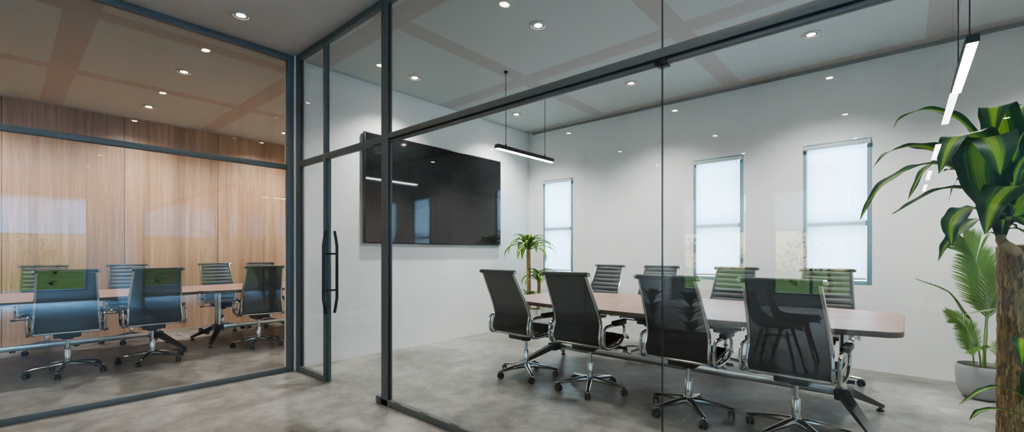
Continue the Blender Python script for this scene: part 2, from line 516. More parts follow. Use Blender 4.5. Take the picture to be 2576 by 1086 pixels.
def plate_with_holes(mb, axis, p0, p1, a0, a1, z0, z1, holes):
    """wall slab: axis 'x' wall runs along x (thickness p0..p1 in y); holes (a0,a1,z0,z1)"""
    As = sorted(set([a0, a1] + [h[0] for h in holes] + [h[1] for h in holes]))
    Zs = sorted(set([z0, z1] + [h[2] for h in holes] + [h[3] for h in holes]))
    for i in range(len(As) - 1):
        run = None
        for j in range(len(Zs) - 1):
            am, zm = (As[i] + As[i + 1]) / 2, (Zs[j] + Zs[j + 1]) / 2
            solid = not any(h[0] < am < h[1] and h[2] < zm < h[3] for h in holes)
            if solid:
                run = (run[0], Zs[j + 1]) if run else (Zs[j], Zs[j + 1])
            if (not solid or j == len(Zs) - 2) and run:
                if axis == 'x': mb.box(As[i], As[i + 1], p0, p1, run[0], run[1])
                else: mb.box(p0, p1, As[i], As[i + 1], run[0], run[1])
                run = None


ZC = 3.23          # ceiling height
YF = 2.0           # outer face of the right-hand partition
XF = -4.72         # outer face of the left-hand partition
YW = 5.9           # window wall
XW = -8.76         # timber wall
XR = 2.8           # right end of the right-hand room
LX, LY = 6.5, -8.0  # lounge behind the camera

# ------------------------------------------------------------------ shell
tag(MB().box(XW - 0.2, LX + 0.2, LY - 0.2, YW + 0.25, -0.12, 0).build('floor', M['floor'], smooth=0), 'mottled grey brown polished concrete floor running through both rooms', 'floor', kind='structure')
tag(MB().box(XW - 0.2, LX + 0.2, LY - 0.2, YW + 0.25, ZC, ZC + 0.15).build('ceiling', M['ceiling'], smooth=0), 'grey painted ceiling crossed by a grid of taupe strips', 'ceiling', kind='structure')

WIN = [(-4.48, -3.90), (-2.05, -1.46), (-0.85, -0.25)]
WZ0, WZ1 = 0.875, 2.40
mb = MB()
plate_with_holes(mb, 'x', YW, YW + 0.22, XW - 0.2, XR + 0.2, 0, ZC, [(a, b, WZ0, WZ1) for a, b in WIN])
tag(mb.build('wall_back', M['wall'], smooth=0), 'white plastered wall with three narrow windows behind the long table', 'wall', kind='structure')
tag(MB().box(-4.95, -4.79, YF + 0.1, YW, 0, ZC).build('wall_left', M['wall'], smooth=0), 'white plastered wall carrying the big black screen', 'wall', kind='structure')
tag(MB().box(-4.95, -4.705, YF - 0.012, YF + 0.1, 0, ZC).build('trim_1', M['wall'], smooth=0), 'narrow white wall end between the two glass partitions', 'wall trim', kind='structure')
tag(MB().box(XW - 0.2, XW, -3.6, YW, 0, ZC).build('wall_timber', M['woodwall'], smooth=0), 'wall of warm oak veneer sheets with vertical grain', 'wall', kind='structure')
tag(MB().box(XW, -4.82, -3.8, -3.6, 0, ZC).build('wall_front', M['wall'], smooth=0), 'white end wall of the timber lined room', 'wall', kind='structure')
tag(MB().box(XR, XR + 0.2, YF + 0.1, YW, 0, ZC).build('wall_right', M['wall'], smooth=0), 'white right-hand wall of the room with narrow windows', 'wall', kind='structure')
tag(MB().box(-4.70, XR, YW - 0.012, YW - 0.001, ZC - 0.036, ZC - 0.001).build('shadow_strip', plain('painted_shadow', (0.30, 0.31, 0.30), 0.7), smooth=0), 'grey strip painted as the shadow band along the top of the windowed wall', 'wall trim', kind='structure')  # thin grey strip paints in the shadow band where wall meets ceiling
# lounge shell behind the viewer
RW = [(-4.6, -2.7), (-2.5, -0.6), (-0.4, 1.5)]
BW = [(-4.5, -2.9), (-2.35, -0.85)]
LZ0, LZ1 = 0.25, 2.7
mb = MB(); plate_with_holes(mb, 'y', LX, LX + 0.2, LY, YF, 0, ZC, [(a, b, LZ0, LZ1) for a, b in RW])
tag(mb.build('wall_lounge_right', M['wall'], smooth=0), 'white lounge wall with three wide garden windows', 'wall', kind='structure')
mb = MB(); plate_with_holes(mb, 'x', LY - 0.2, LY, -4.9, LX + 0.2, 0, ZC, [(a, b, LZ0, LZ1) for a, b in BW])
tag(mb.build('wall_lounge_back', M['wall'], smooth=0), 'white lounge wall with two wide garden windows', 'wall', kind='structure')
tag(MB().box(-4.9, -4.72, LY, -3.8, 0, ZC).build('wall_lounge_left', M['wall'], smooth=0), 'white lounge wall beyond the left glass partition', 'wall', kind='structure')
tag(MB().box(XR, LX, YF, YF + 0.1, 0, ZC).build('wall_lounge_front', M['wall'], smooth=0), 'white lounge wall at the right end of the glass partition', 'wall', kind='structure')


def make_window(name, a0, a1, z0, z1, loc_axis, p, inward, label, blind_to, rail=None, mullions=(), recess=0.13):
    """frame, pane and roller blind in a wall hole. axis x: wall along x at y=p; inward = sign of the room side"""
    def bx(m, u0, u1, d0, d1, w0, w1, bev=0.004):
        d0, d1 = sorted((p - inward * d0, p - inward * d1))
        if loc_axis == 'x': m.box(u0, u1, d0, d1, w0, w1, bev)
        else: m.box(d0, d1, u0, u1, w0, w1, bev)
    root = empty(name, (0, 0, 0), 0, label, 'window', kind='structure')
    t = 0.042
    m = MB()
    bx(m, a0, a0 + t, 0.0, recess + 0.04, z0, z1)
    bx(m, a1 - t, a1, 0.0, recess + 0.04, z0, z1)
    bx(m, a0 + t, a1 - t, 0.0, recess + 0.04, z1 - t, z1)
    bx(m, a0 + t, a1 - t, 0.0, recess + 0.04, z0, z0 + t)
    if rail: bx(m, a0 + t, a1 - t, 0.012 if len(mullions) == 0 else recess - 0.02, recess + 0.03, rail - 0.03, rail + 0.03)
    for q in mullions: bx(m, q - 0.025, q + 0.025, recess - 0.02, recess + 0.03, z0 + t, z1 - t)
    m.build('window_frame', M['winframe'], root)
    m = MB(); bx(m, a0 + t - 0.003, a1 - t + 0.003, recess, recess + 0.006, z0 + t - 0.003, z1 - t + 0.003, 0)
    m.build('pane', M['winglass'], root, smooth=0)
    if blind_to is not None:
        gl, gr = (-0.012, 0.010)
        m = MB(); bx(m, a0 + t + gl, a1 - t - gr, -0.004, -0.002, blind_to, z1 - 0.05, 0)
        bl = m.build('roller_blind', M['blind'], root, smooth=0)
        m = MB(); bx(m, a0 + t + gl, a1 - t - gr, -0.009, 0.003, blind_to - 0.022, blind_to, 0.004)
        m.build('hem_bar', M['hem'], bl)
        m = MB(); bx(m, a0 + 0.006, a1 - 0.006, -0.045, -0.0005, z1 - 0.062, z1 - 0.022, 0.006)
        m.build('blind_cassette', M['hem'], bl)
    return root


for i, (lab, rl) in enumerate((('leftmost narrow slate-framed window with white blind, behind the corner plant', 1.60), ('middle narrow slate-framed window with white roller blind down', 1.55), ('rightmost narrow slate-framed window with white roller blind down', 1.52))):
    make_window('window_%d' % (i + 1), WIN[i][0], WIN[i][1], WZ0, WZ1, 'x', YW, -1, lab, WZ0 + 0.075, rl)
for i, (a, b) in enumerate(RW):
    make_window('window_%d' % (4 + i), a, b, LZ0, LZ1, 'y', LX, -1, ['lounge side window farthest from the partition, half blind', 'lounge side window in the middle, half blind', 'lounge side window nearest the partition, half blind'][i], [1.6, 1.75, 1.7][i], None, ((a + b) / 2,))
for i, (a, b) in enumerate(BW):
    make_window('window_%d' % (7 + i), a, b, LZ0, LZ1, 'x', LY, 1, ['lounge back window nearest the timber room', 'lounge back window behind the pale table'][i] + ', half blind', 1.75, None, ((a + b) / 2,))

# ------------------------------------------------------------------ right-hand glass partition (runs along x)
T2 = 2.11   # transom centre height
fr = empty('wall_glass_right', (0, 0, 0), 0, 'grey framed glass partition of the room with the long table and screen', 'glass partition', kind='structure')
y0, y1 = YF, YF + 0.046
GY0, GY1 = YF + 0.022, YF + 0.033
JX = -0.846


def bar(name, x0, x1, z0, z1, par, d0=y0, d1=y1, bev=0.003):
    return MB().box(x0, x1, d0, d1, z0, z1, bev).build(name, M['frame'], par)


def gasket(par, x0, x1, z0, z1):
    MB().box(x0, x1, y0 + 0.008, GY0 + 0.002, z0, z1).build('gasket', M['gasket'], par, smooth=0)


for px0, px1 in ((-4.705, -4.618), (-4.115, -4.078), (-3.14, -3.052)):
    p_ = bar('post', px0, px1, 0, ZC, fr)
    if px1 > -4: gasket(p_, px1 - 0.001, px1 + 0.006, 0.05, ZC - 0.06)
    if px1 < -4.5: gasket(p_, px1 - 0.001, px1 + 0.006, 0.05, ZC - 0.06)
bar('top_rail', -4.618, -4.115, ZC - 0.055, ZC, fr)
bar('top_rail', -4.078, -3.14, ZC - 0.055, ZC, fr)
bar('top_rail', -3.052, XR, ZC - 0.055, ZC, fr)
bar('transom', -4.618, -4.115, T2 - 0.025, T2 + 0.03, fr)
bar('transom', -4.078, -3.14, T2 - 0.025, T2 + 0.03, fr)
tr = bar('transom', -3.052, XR, T2 - 0.008, T2 + 0.035, fr)
MB().box(-3.05, XR, y0 + 0.006, y1 - 0.006, T2 - 0.015, T2 - 0.007).build('gasket_groove', M['gasket'], tr, smooth=0)
bar('glazing_bead', -3.05, XR, T2 - 0.034, T2 - 0.0145, tr, y0 + 0.010, y1 - 0.008, 0.002)
bar('bottom_rail', -4.618, -4.115, 0, 0.055, fr)
b3 = bar('bottom_rail', -3.2, XR, 0, 0.05, fr)
mb = MB()
x = -2.98
while x < 2.6:
    mb.box(x, x + 0.09, y0 + 0.006, y0 + 0.016, 0.0495, 0.0512)
    x += 0.33
mb.build('setting_block', M['gasket'], b3)


def pane(x0, x1, z0, z1):
    return MB().box(x0, x1, GY0, GY1, z0, z1).build('pane', M['glass'], fr, smooth=0)


pane(-4.622, -4.11, T2 + 0.027, ZC - 0.05)
pane(-4.622, -4.11, 0.05, T2 - 0.022)
pane(-4.082, -3.136, T2 + 0.027, ZC - 0.05)
pane(-3.056, JX - 0.0016, T2 + 0.032, ZC - 0.05)
pane(JX + 0.0016, XR, T2 + 0.032, ZC - 0.05)
pane(-3.056, JX - 0.0016, 0.045, T2 - 0.03)
pane(JX + 0.0016, XR, 0.045, T2 - 0.03)
MB().box(JX - 0.0014, JX + 0.0014, GY0 - 0.001, GY1 + 0.001, T2 + 0.034, ZC - 0.055).build('pane_joint', M['gasket'], fr)
MB().box(JX - 0.0014, JX + 0.0014, GY0 - 0.001, GY1 + 0.001, 0.05, T2 - 0.034).build('pane_joint', M['gasket'], fr)
MB().box(JX - 0.026, JX + 0.026, y0 - 0.004, y0 + 0.06, T2 - 0.040, T2 - 0.012, 0.003).build('joint_clip', M['black'], fr)

door = empty('door_1', (0, 0, 0), 0, 'frameless clear glass door with tall black ladder pull', 'door', kind='structure')
DX0, DX1 = -4.072, -3.146
MB().box(DX0 + 0.046, DX1, GY0, GY1, 0.008, T2 - 0.028).build('door_leaf', M['glass'], door, smooth=0)
MB().box(DX0, DX0 + 0.046, GY0 - 0.002, GY1 + 0.002, 0.008, T2 - 0.03, 0.001).build('edge_strip', M['edgeglass'], door)
MB().box(DX1 - 0.12, DX1 - 0.002, GY0 - 0.012, GY1 + 0.012, T2 - 0.09, T2 - 0.028, 0.003).build('top_patch', M['frame'], door)
MB().box(DX1 - 0.06, DX1 - 0.002, GY0 - 0.03, GY1 + 0.03, 0.006, 0.06, 0.003).build('pivot_patch', M['frame'], door)
hn = MB()
hx = -4.03
HO = 0.06
for sgn, yy in ((-1, GY0 - HO), (1, GY1 + HO)):
    bow = 0.024 * sgn
    hn.tube([(hx, yy - bow, 0.645), (hx, yy - bow * 0.35, 0.73), (hx, yy, 0.785), (hx, yy, 1.03), (hx, yy, 1.275), (hx, yy - bow * 0.35, 1.33), (hx, yy - bow, 1.415)], 0.0135, 12)
hb = hn.build('pull_handle', M['black'], door)
st = MB()
for zz in (0.86, 1.20):
    st.cyl((hx, GY0 - HO, zz), (hx, GY1 + HO, zz), 0.009)
st.build('standoff', M['black'], hb)

# ------------------------------------------------------------------ left-hand glass partition (runs along y)
fl_ = empty('wall_glass_left', (0, 0, 0), 0, 'grey framed glass partition of the timber lined meeting room', 'glass partition', kind='structure')
X0, X1 = XF - 0.046, XF


def bary(name, ya, yb, z0, z1):
    return MB().box(X0, X1, ya, yb, z0, z1, 0.004).build(name, M['frame'], fl_)


bary('post', 1.925, 1.986, 0, ZC)
bary('post', -3.6, -3.54, 0, ZC)
bary('top_rail', -3.54, 1.925, ZC - 0.06, ZC)
T3 = 2.083
bary('transom', -3.54, 1.925, T3 - 0.024, T3 + 0.024)
bary('bottom_rail', -3.54, 1.925, 0, 0.05)
GX0, GX1 = XF - 0.033, XF - 0.022
MB().box(GX0, GX1, -3.545, 1.93, T3 + 0.02, ZC - 0.055).build('pane', M['glass'], fl_, smooth=0)
MB().box(GX0, GX1, -3.545, 1.93, 0.045, T3 - 0.02).build('pane', M['glass'], fl_, smooth=0)

# ------------------------------------------------------------------ screen
scr = empty('wall_screen', (-4.79, 3.97, 1.98), 0, 'large black glossy display mounted on the white wall', 'screen')
MB().box(0.012, 0.055, -1.17, 1.17, -0.655, 0.655, 0.004).build('housing', M['bezel'], scr)
MB().box(0.0545, 0.0575, -1.158, 1.158, -0.643, 0.643).build('display_panel', M['screen'], scr, smooth=0)
MB().box(0.0, 0.013, -0.4, 0.4, -0.3, 0.3).build('wall_bracket', M['black'], scr)

# ------------------------------------------------------------------ downlights and pendants
GX = [-0.65 - 1.8 * k for k in range(-3, 5)]


def make_downlight():
    r = empty('ceiling_downlight')
    MB().lathe([(0.082, 0), (0.082, -0.006), (0.076, -0.009), (0.060, -0.009), (0.056, -0.004), (0.056, 0)], 32, cap0=False, cap1=False).build('trim_ring', M['trimring'], r)
    MB().lathe([(0.056, -0.003), (0.054, -0.006), (0.044, -0.005), (0.034, -0.002)], 32, cap0=False, cap1=False).build('baffle', M['baffle'], r)
    MB().lathe([(0.001, -0.0045), (0.027, -0.0042), (0.035, -0.002)], 28, cap0=False, cap1=False).build('lens', M['lamp'], r)
    return r


SPOTS = []


def spot(x, y, z, energy, size=R(112), col=(1.0, 0.86, 0.70)):
    l = bpy.data.lights.new('downlight_beam', 'SPOT')
    l.energy = energy; l.spot_size = size; l.spot_blend = 0.9; l.color = col; l.shadow_soft_size = 0.05
    o = bpy.data.objects.new('downlight_beam', l); COL.objects.link(o)
    o.location = (x, y, z)


dl0 = make_downlight()
RIGHT = {(-4.25, 3.15): 'far left row, nearer the partition, above the glass door side', (-2.45, 3.15): 'above the near side of the long table, second from the screen wall',
         (-0.65, 3.15): 'above the near side of the long table, by the glass joint', (1.15, 3.15): 'above the near side near the right wall',
         (-4.25, 4.95): 'beside the corner plant', (-2.45, 4.95): 'between the leftmost and middle windows', (-0.65, 4.95): 'in front of the rightmost window', (1.15, 4.95): 'above the potted palm'}
first = True


def place_dl(x, y, label, group):
    global first
    o = dl0 if first else copy_tree(dl0)
    first = False
    o.location = (x, y, ZC)
    tag(o, label, 'ceiling light', group)


for (x, y), s in RIGHT.items():
    place_dl(x, y, 'round recessed downlight ' + s, 'downlights in the room with the screen')
    spot(x, y, ZC - 0.03, 72 if x < -4 else (78 if y > 4 else 20), R(126), (1.0, 0.99, 0.945))
n_ = ['nearest the wall', 'second from the wall', 'third from the wall', 'fourth from the wall']
for x, sx in ((-6.05, 'glass side row'), (-7.85, 'timber side row')):
    for y, sy in ((-2.25, 'front'), (-0.45, 'second'), (1.35, 'third'), (3.15, 'fourth'), (4.95, 'rear')):
        place_dl(x, y, 'timber room downlight, %s, %s along' % (sx, sy), 'downlights in the timber lined room')
        if y > -2: spot(x, y, ZC - 0.03, 16 if x > -7 else 84, R(112) if x > -7 else R(156), (1.0, 0.96, 0.91))
ordn = ['first', 'second', 'third', 'fourth', 'fifth', 'sixth']
for i in range(6):
    for j in range(5):
        x, y = -4.25 + 1.8 * i, 1.35 - 1.8 * j
        lab = 'corridor downlight, %s out from timber room, %s row from table room' % (ordn[i], ordn[j])
        place_dl(x, y, lab, 'downlights in the corridor and lounge ceiling')
        if j < 2 and i < 4: spot(x, y, ZC - 0.03, 12, col=(1.0, 0.80, 0.60))


def make_pendant(ztop):
    r = empty('linear_pendant_lamp')
    L = 1.03
    body = MB().box(-0.028, 0.028, -L / 2, L / 2, 0, 0.045, 0.003).build('housing', M['black'], r)
    MB().box(-0.023, 0.023, -L / 2 + 0.008, L / 2 - 0.008, -0.004, 0.001, 0.001).build('diffuser', M['strip'], r)
    for s in (-1, 1):
        yy = s * 0.36
        MB().cyl((0, yy, 0.044), (0, yy, ztop), 0.0032, 8).build('cable', M['black'], r)
        MB().lathe([(0.010, 0.0445), (0.010, 0.06), (0.005, 0.075)], 12, (0, yy, 0)).build('cable_grip', M['black'], r)
        MB().lathe([(0.022, ztop - 0.022), (0.022, ztop)], 16, (0, yy, 0)).build('ceiling_cap', M['black'], r)
    return r


p0 = make_pendant(ZC - 2.35)
for i, (x, y, lab) in enumerate(((-3.34, 4.07, 'slim black linear pendant lamp hanging near the black screen'), (0.28, 4.0, 'slim black linear pendant lamp hanging above the right end of the table'),
                                 (0.27, -0.95, 'slim linear pendant lamp in the lounge, nearest the partition'), (0.27, -2.95, 'slim linear pendant lamp in the lounge, second from the partition'),
                                 (0.27, -4.95, 'slim linear pendant lamp in the lounge, third from the partition'), (0.27, -6.6, 'slim linear pendant lamp in the lounge, farthest from the partition'))):
    o = p0 if i == 0 else copy_tree(p0)
    o.location = (x, y, 2.35)
    tag(o, lab, 'pendant lamp', 'linear pendants above the long table' if i < 2 else 'linear pendants in the lounge')

# ------------------------------------------------------------------ conference chair
RAIL = [(0.255, 0.452), (0.235, 0.470), (0.17, 0.474), (0.02, 0.450), (-0.12, 0.430), (-0.185, 0.432), (-0.225, 0.462), (-0.230, 0.52), (-0.206, 0.625), (-0.252, 0.75), (-0.328, 0.90), (-0.395, 1.028)]


def rail_pts(n=6):
    return spline([(0, y, z) for y, z in RAIL], n)


def taper(z):
    """half width of the seat shell: narrower towards the head"""
    return 0.232 if z < 0.5 else 0.232 - 0.034 * ((z - 0.5) / 0.53)


def sling(lo, hi, ribs, hw, t=0.010, puff=0.011):
    """padded sling between two stations of the rail curve"""
    P = rail_pts(10)
    P = P[int(lo * 10):int(hi * 10) + 1]
    # arc length resample
    L = [0]
    for a, b in zip(P, P[1:]): L.append(L[-1] + (b - a).length)
    N = ribs * 8
    mb = MB()
    front, back = [], []
    qs = [-1, -0.985, -0.9, -0.45, 0, 0.45, 0.9, 0.985, 1]
    xs = qs
    k = 0
    for i in range(N + 1):
        s = L[-1] * i / N
        while k < len(L) - 2 and L[k + 1] < s: k += 1
        q = (s - L[k]) / max(1e-9, L[k + 1] - L[k])
        c = P[k].lerp(P[k + 1], q)
        T = (P[k + 1] - P[k]).normalized()
        nrm = Vector((0, T.z, -T.y))      # rail runs front to top, this points to the sitter's side
        ph = abs(math.sin(PI * i / 8)) ** 0.55
        rowf, rowb = [], []
        hwz = hw + taper(c.z) - 0.232
        for q_ in qs:
            x = q_ * hwz
            e = 1 - abs(q_) ** 6
            rowf.append(c + Vector((x, 0, 0)) + nrm * (t * 0.5 + puff * ph * e))
            rowb.append(c + Vector((x, 0, 0)) - nrm * (t * 0.5 + puff * 0.06 * ph * e))
        front.append(rowf); back.append(rowb)
    m = len(xs)
    ring = [f + b[::-1] for f, b in zip(front, back)]
    v = [p for r_ in ring for p in r_]
    w = 2 * m
    f = []
    for i in range(N):
        for j in range(w):
            j2 = (j + 1) % w
            f.append((i * w + j, i * w + j2, (i + 1) * w + j2, (i + 1) * w + j))
    f.append(tuple(range(w - 1, -1, -1)))
    f.append(tuple(N * w + j for j in range(w)))
    mb.add(v, f)
    return mb


def fix_normals(o):
    bm = bmesh.new(); bm.from_mesh(o.data)
    bmesh.ops.recalc_face_normals(bm, faces=bm.faces[:])
    bm.to_mesh(o.data); bm.free()
    return o


CH_GROUP_R = 'charcoal office chairs round the long table'
CH_GROUP_L = 'charcoal office chairs round the tables in the timber room'


def make_chair():
    root = empty('office_chair')
    HWID = 0.232
    fix_normals(sling(5.4, 11, 11, HWID - 0.008).build('backrest', M['leather'], root, 60))
    fix_normals(sling(0.3, 5.35, 8, HWID - 0.008).build('seat', M['leather'], root, 60))
    rp = rail_pts(8)
    for s in (-1, 1):
        MB().tube([p + Vector((s * taper(p.z), 0, 0)) for p in rp], 0.0125, 10, flat=1.25, up=(0, 0, 1)).build('side_rail', M['chrome'], root)
    tb = MB().cyl((-0.214, -0.398, 1.036), (0.214, -0.398, 1.036), 0.0185, 16).build('head_roll', M['leather'], root)
    for s in (-1, 1):
        MB().tube([(s * 0.212, -0.398, 1.036), (s * 0.232, -0.398, 1.036), (s * 0.236, -0.398, 1.036)], [0.0165, 0.0165, 0.012], 14).build('end_cap', M['chrome'], tb)
    MB().tube([(-HWID, -0.215, 0.437), (HWID, -0.215, 0.437)], 0.0105, 10).build('rear_spreader', M['chrome'], root)
    MB().tube([(-HWID, 0.10, 0.447), (HWID, 0.10, 0.447)], 0.0105, 10).build('front_spreader', M['chrome'], root)
    for s in (-1, 1):
        x = s * 0.268
        c = [(-0.238, 0.47), (-0.238, 0.545), (-0.226, 0.585), (-0.18, 0.604), (-0.08, 0.607), (0.06, 0.602), (0.10, 0.588), (0.114, 0.555), (0.107, 0.50), (0.085, 0.47), (0.03, 0.436), (-0.08, 0.424), (-0.18, 0.426), (-0.222, 0.443)]
        loop = spline([(x, y, z) for y, z in c] + [(x, c[0][0], c[0][1])], 4)[:-1]
        m = MB().tube(loop, 0.0115, 10, closed=True, flat=1.2, up=(0, 1, 0))
        for yy, zz in ((-0.236, 0.52), (-0.16, 0.4265), (0.0, 0.4385)):
            m.cyl((s * HWID, yy + (0.012 if zz > .5 else 0), zz), (x, yy, zz), 0.008, 8)
        ar = m.build('armrest', M['chrome'], root)
        MB().box(x - 0.026, x + 0.026, -0.075, 0.118, 0.597, 0.640, 0.013, 3).build('arm_pad', M['blackplastic'], ar)
    m = MB()
    m.box(-0.10, 0.10, -0.15, 0.11, 0.372, 0.425, 0.014, 2)
    m.box(-0.16, 0.16, -0.04, 0.04, 0.405, 0.432, 0.006, 2)
    m.lathe([(0.045, 0.345), (0.06, 0.378)], 20)
    me_ = m.build('tilt_mechanism', M['blackplastic'], root)
    m = MB().cyl((0.08, 0.02, 0.40), (0.275, 0.035, 0.405), 0.006, 8)
    m.cyl((0.262, 0.034, 0.4045), (0.305, 0.037, 0.406), 0.0125, 12)
    m.build('lever', M['blackplastic'], me_)
    MB().lathe([(0.0145, 0.20), (0.0145, 0.36)], 18).build('gas_piston', M['steel'], root)
    MB().lathe([(0.024, 0.085), (0.0265, 0.11), (0.0265, 0.245), (0.022, 0.252)], 20).build('column_sleeve', M['chrome'], root)
    m = MB()
    m.lathe([(0.030, 0.072), (0.043, 0.08), (0.045, 0.105), (0.034, 0.126)], 24)
    for k in range(5):
        a = 2 * PI * k / 5 + PI / 2
        d = Vector((math.cos(a), math.sin(a), 0)); sd = Vector((-d.y, d.x, 0))
        st_ = [(0.02, 0.128, 0.030, 0.05), (0.08, 0.120, 0.026, 0.040), (0.17, 0.104, 0.021, 0.030), (0.26, 0.087, 0.0165, 0.022), (0.305, 0.078, 0.014, 0.018), (0.315, 0.073, 0.010, 0.010)]
        rows = []
        for r, zt, hw, th in st_:
            p = d * r
            rows.append([p + sd * hw * q[0] + Vector((0, 0, zt - th * q[1])) for q in ((-1, .45), (-.62, .06), (0, 0), (.62, .06), (1, .45), (.7, 1), (-.7, 1))])
        v = [q for r_ in rows for q in r_]
        f = []
        for i in range(len(rows) - 1):
            for j in range(7):
                j2 = (j + 1) % 7
                f.append((i * 7 + j, (i + 1) * 7 + j, (i + 1) * 7 + j2, i * 7 + j2))
        f.append(tuple((len(rows) - 1) * 7 + j for j in range(7)))
        m.add(v, f)
    fix_normals(m.build('star_base', M['chrome'], root, 50))
    for k in range(5):
        a = 2 * PI * k / 5 + PI / 2
        c = Vector((math.cos(a) * 0.297, math.sin(a) * 0.297, 0))
        ro = random.uniform(0, 2 * PI)
        ax = Vector((math.cos(ro), math.sin(ro), 0)); fw = Vector((-ax.y, ax.x, 0))
        cw = c + fw * 0.018
        m = MB()
        m.cyl(c + Vector((0, 0, 0.045)), c + Vector((0, 0, 0.07)), 0.007, 10)
        for s in (-1, 1):
            a0 = cw + ax * s * 0.008 + Vector((0, 0, 0.0275)); a1 = cw + ax * s * 0.024 + Vector((0, 0, 0.0275))
            m.tube([a0, a0.lerp(a1, .15), a0.lerp(a1, .8), a1], [0.026, 0.0275, 0.0275, 0.021], 20)
        hood = [cw + fw * 0.030 * math.cos(t) + Vector((0, 0, 0.0275 + 0.030 * math.sin(t))) for t in [R(q) for q in range(20, 200, 20)]]
        m.tube(hood, 0.009, 8)
        m.build('caster', M['blackplastic'], root)
    return root


ch0 = make_chair()
chairs = [
    # x, y, facing(rad; 0 = +y), label, group
    (-2.82, 3.43, R(-2), 'near side of the long table, leftmost, back to the glass door', CH_GROUP_R, 0.3),
    (-2.085, 3.43, R(0), 'near side of the long table, second from the screen wall', CH_GROUP_R, 1.1),
    (-1.225, 3.42, R(-2), 'near side of the long table, crossed by the glass joint line', CH_GROUP_R, 0.1),
    (-0.535, 3.45, R(-3), 'near side of the long table, rightmost and largest in view', CH_GROUP_R, 0.2),
    (-3.015, 5.05, R(178), 'window side of the long table, leftmost, showing padded front', CH_GROUP_R, 0.6),
    (-2.28, 5.05, R(181), 'window side of the long table, second from the corner plant', CH_GROUP_R, 0.9),
    (-1.42, 5.05, R(180), 'window side of the long table, in front of the middle window', CH_GROUP_R, 0.2),
    (-0.57, 5.06, R(182), 'window side of the long table, in front of the rightmost window', CH_GROUP_R, 0.5),
    (-6.34, 0.445, R(86), 'glass side of the timber room, leftmost and nearest', CH_GROUP_L, 0.4),
    (-6.33, 1.12, R(87), 'glass side of the timber room, middle of three', CH_GROUP_L, 0.1),
    (-6.36, 2.225, R(81), 'glass side of the timber room, rightmost of three', CH_GROUP_L, 0.2),
    (-7.99, 0.38, R(-90), 'timber wall side, leftmost, behind the nearest chair', CH_GROUP_L, 0.6),
    (-7.99, 1.19, R(-92), 'timber wall side, second from left, facing the glass', CH_GROUP_L, 0.9),
    (-7.99, 2.28, R(-90), 'timber wall side, third from left, behind the table pedestal', CH_GROUP_L, 0.3),
    (-7.99, 2.98, R(-88), 'timber wall side, rightmost, mostly hidden', CH_GROUP_L, 0.7),
]
BASE_PARTS = ('star_base', 'caster')
for i, (x, y, rz, lab, grp, spin) in enumerate(chairs):
    o = ch0 if i == 0 else copy_tree(ch0)
    o.location = (x, y, 0)
    o.rotation_euler = (0, 0, rz)
    for c in o.children:
        if c.name.split('.')[0] in BASE_PARTS:
            c.rotation_euler = (0, 0, spin)
    tag(o, 'charcoal office chair on ' + lab, 'office chair', grp)


# ------------------------------------------------------------------ conference tables
def boat(L, we, wm, rc, n=24):
    """outline: ends half width we, middle wm, corner radius rc"""
    top = []
    hl = L / 2
    def edge(x):
        q = min(1, abs(x) / hl)
        return we + (wm - we) * (1 - q ** 2)
    pts = []
    for i in range(n + 1):
        x = -hl + rc + (L - 2 * rc) * i / n
        pts.append((x, -edge(x)))
    ye = edge(hl - rc)
    for k in range(1, 7):
        a = -PI / 2 + PI / 2 * k / 6
        pts.append((hl - rc + rc * math.cos(a), -ye + rc + rc * math.sin(a)))
    for k in range(0, 7):
        a = PI / 2 * k / 6
        pts.append((hl - rc + rc * math.cos(a), ye - rc + rc * math.sin(a)))
    for i in range(1, n + 1):
        x = hl - rc - (L - 2 * rc) * i / n
        pts.append((x, edge(x)))
    for k in range(1, 7):
        a = PI / 2 + PI / 2 * k / 6
        pts.append((-hl + rc + rc * math.cos(a), ye - rc + rc * math.sin(a)))
    for k in range(0, 6):
        a = PI + PI / 2 * k / 6
        pts.append((-hl + rc + rc * math.cos(a), -ye + rc + rc * math.sin(a)))
    return pts


